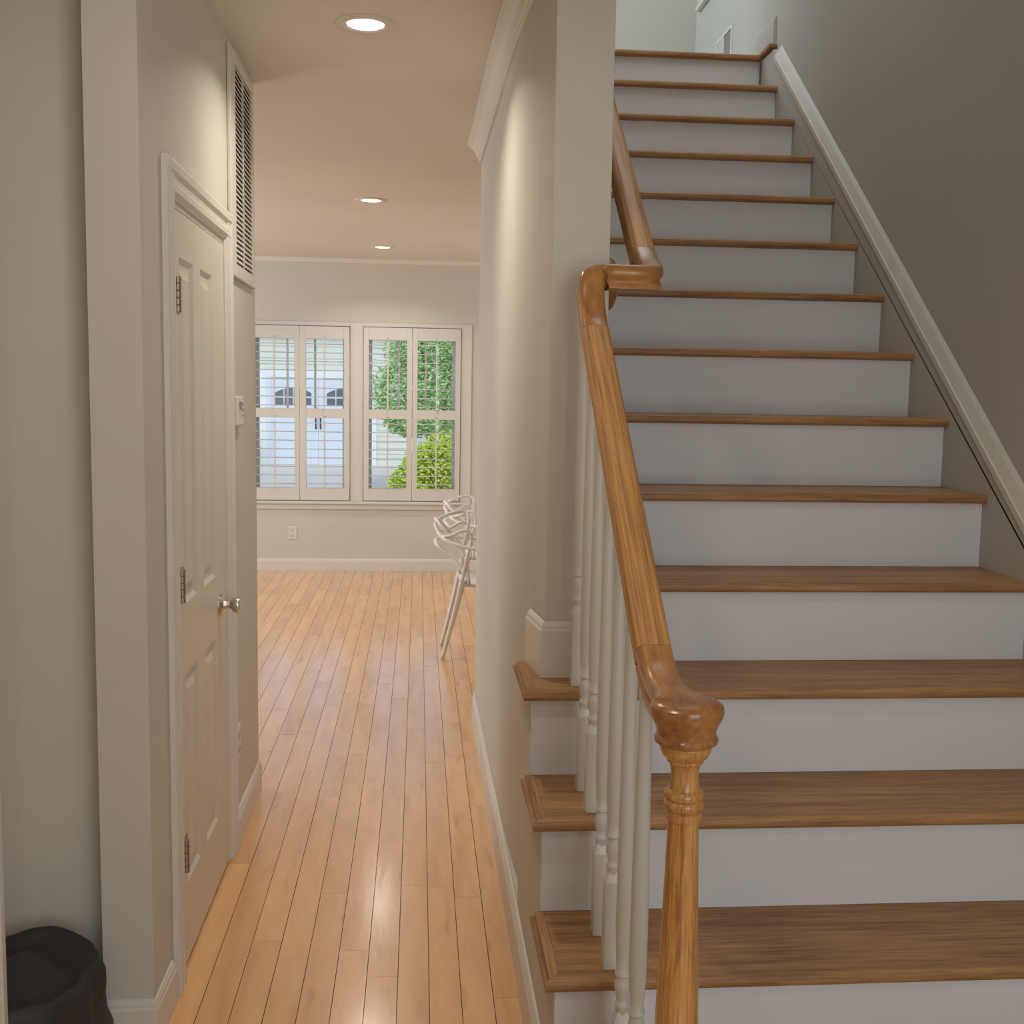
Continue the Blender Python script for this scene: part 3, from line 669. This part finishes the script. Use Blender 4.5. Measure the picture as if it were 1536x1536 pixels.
for (a, b, s) in ((gd[0], -2.402, 1), (-2.398, gd[1], -1)):
    lf = rel(boxes('garage_door', GDOOR, [(a, b, GY+.0, GY+.04, -.195, 1.868), (a, a+.12, GY-.02, GY, -.195, 1.868), (b-.12, b, GY-.02, GY, -.195, 1.868), (a+.12, b-.12, GY-.02, GY, 1.05, 1.14), (a+.12, b-.12, GY-.02, GY, -.195, -.05)], ga), ga)
    w0, w1 = a+.19, b-.15; xm = (w0+w1)/2
    for i in range(4):
        xa, xb = w0+(w1-w0)*i/4+.012, w0+(w1-w0)*(i+1)/4-.012
        arch = lambda x: 1.50+.13*(1-((x-xm)/((w1-w0)/2))**2)
        for (za_, ta, tb) in ((1.22, 1.39, 1.39), (1.43, arch(xa)-.0, arch(xb))):
            bm = bmesh.new(); prism(bm, [(xa, za_), (xb, za_), (xb, tb), ((xa+xb)/2, (ta+tb)/2+.008*(za_ > 1.3)), (xa, ta)], 'Y', GY-.006, GY-.0005); obj('pane', bm, GPANE, lf)
    hx = -2.4-s*.055
    bm = bmesh.new(); tube(bm, [(hx, GY-.03, .66), (hx, GY-.07, .72), (hx, GY-.07, 1.02), (hx, GY-.03, 1.08)], .016); obj('handle', bm, DARK, lf)
def plant(name, label, cat, c, blobs, n, size, mat, stem=None):
    t = thing(name, label, cat, (c[0], c[1], -.2)); bm = bmesh.new()
    for i in range(n):
        bx, by, bz, rx, ry, rz_ = random.choice(blobs)
        d = Vector((random.gauss(0, 1), random.gauss(0, 1), random.gauss(0, 1))).normalized()*random.uniform(.55, 1.03)
        p = Vector((bx+d.x*rx-c[0], by+d.y*ry-c[1], bz+d.z*rz_+.2))
        s = size*random.uniform(.6, 1.3); a = Vector((random.gauss(0, 1), random.gauss(0, 1), random.gauss(0, .6))).normalized(); b = a.orthogonal().normalized()
        nrm = a.cross(b); q = [p-a*s, p-b*s*.45+nrm*s*.12, p+a*s, p+b*s*.45+nrm*s*.12]
        v = [bm.verts.new(x) for x in q]; bm.faces.new((v[0], v[1], v[2])); bm.faces.new((v[0], v[2], v[3]))
    obj('foliage', bm, mat, t, kind='stuff', recalc=False)
    if stem:
        bm = bmesh.new()
        for s in stem: tube(bm, [(a-c[0], b-c[1], z+.2) for a, b, z in s[0]], lambda q, r=s[1]: r*(1-.6*q), 8)
        obj('trunk', bm, BARK, t, smooth=True)
    return t
plant('tree', 'loose green tree behind the right window', 'tree', (.2, 19, -.2),
      [(.25, 19, 1.9, .8, .6, 1.0), (-.25, 19, 1.55, .65, .5, .55), (.6, 19.2, 2.6, .9, .6, .7), (0, 19, 2.3, .6, .6, .5), (-.1, 18.8, 1.1, .5, .5, .3), (.9, 19.2, 1.2, .7, .5, .9)], 20000, .034, LG,
      [([(.2, 19, -.2), (.22, 19, .8), (.1, 19, 1.8), (0, 19, 2.6)], .05), ([(.22, 19, .6), (.45, 19, 1.5), (.7, 19, 2.6)], .035), ([(.2, 19, .9), (-.2, 19, 1.4), (-.5, 19, 1.9)], .025)])
plant('bush', 'bright yellow-green bush low behind the right window', 'bush', (.32, 16, -.2),
      [(.35, 16, .55, .42, .4, .45), (-.1, 16, .2, .35, .35, .35), (.6, 16, .5, .4, .4, .5), (.1, 16.1, .5, .35, .35, .3)], 12000, .032, LY, [([(.32, 16, -.2), (.32, 16, .3), (.4, 16, .7)], .03)])
plant('small_shrub', 'small green shrub beside the garage door, behind the left window', 'shrub', (-3.85, 26.5, -.2), [(-3.85, 26.5, .15, .14, .14, .32)], 900, .04, LG, [([(-3.85, 26.5, -.2), (-3.85, 26.5, .1)], .02)])
plant('hedge', 'broad dark hedge behind the loose tree', 'hedge', (2.2, 34, -.2), [(1.6, 34, 2.6, 1.4, .8, 2.6), (3.2, 34, 2.2, 1.6, .8, 2.5), (1.2, 34, 1.2, 1.0, .6, 1.4)], 14000, .09, LG, [([(2.2, 34, -.2), (2.2, 34, 1.5)], .1)])
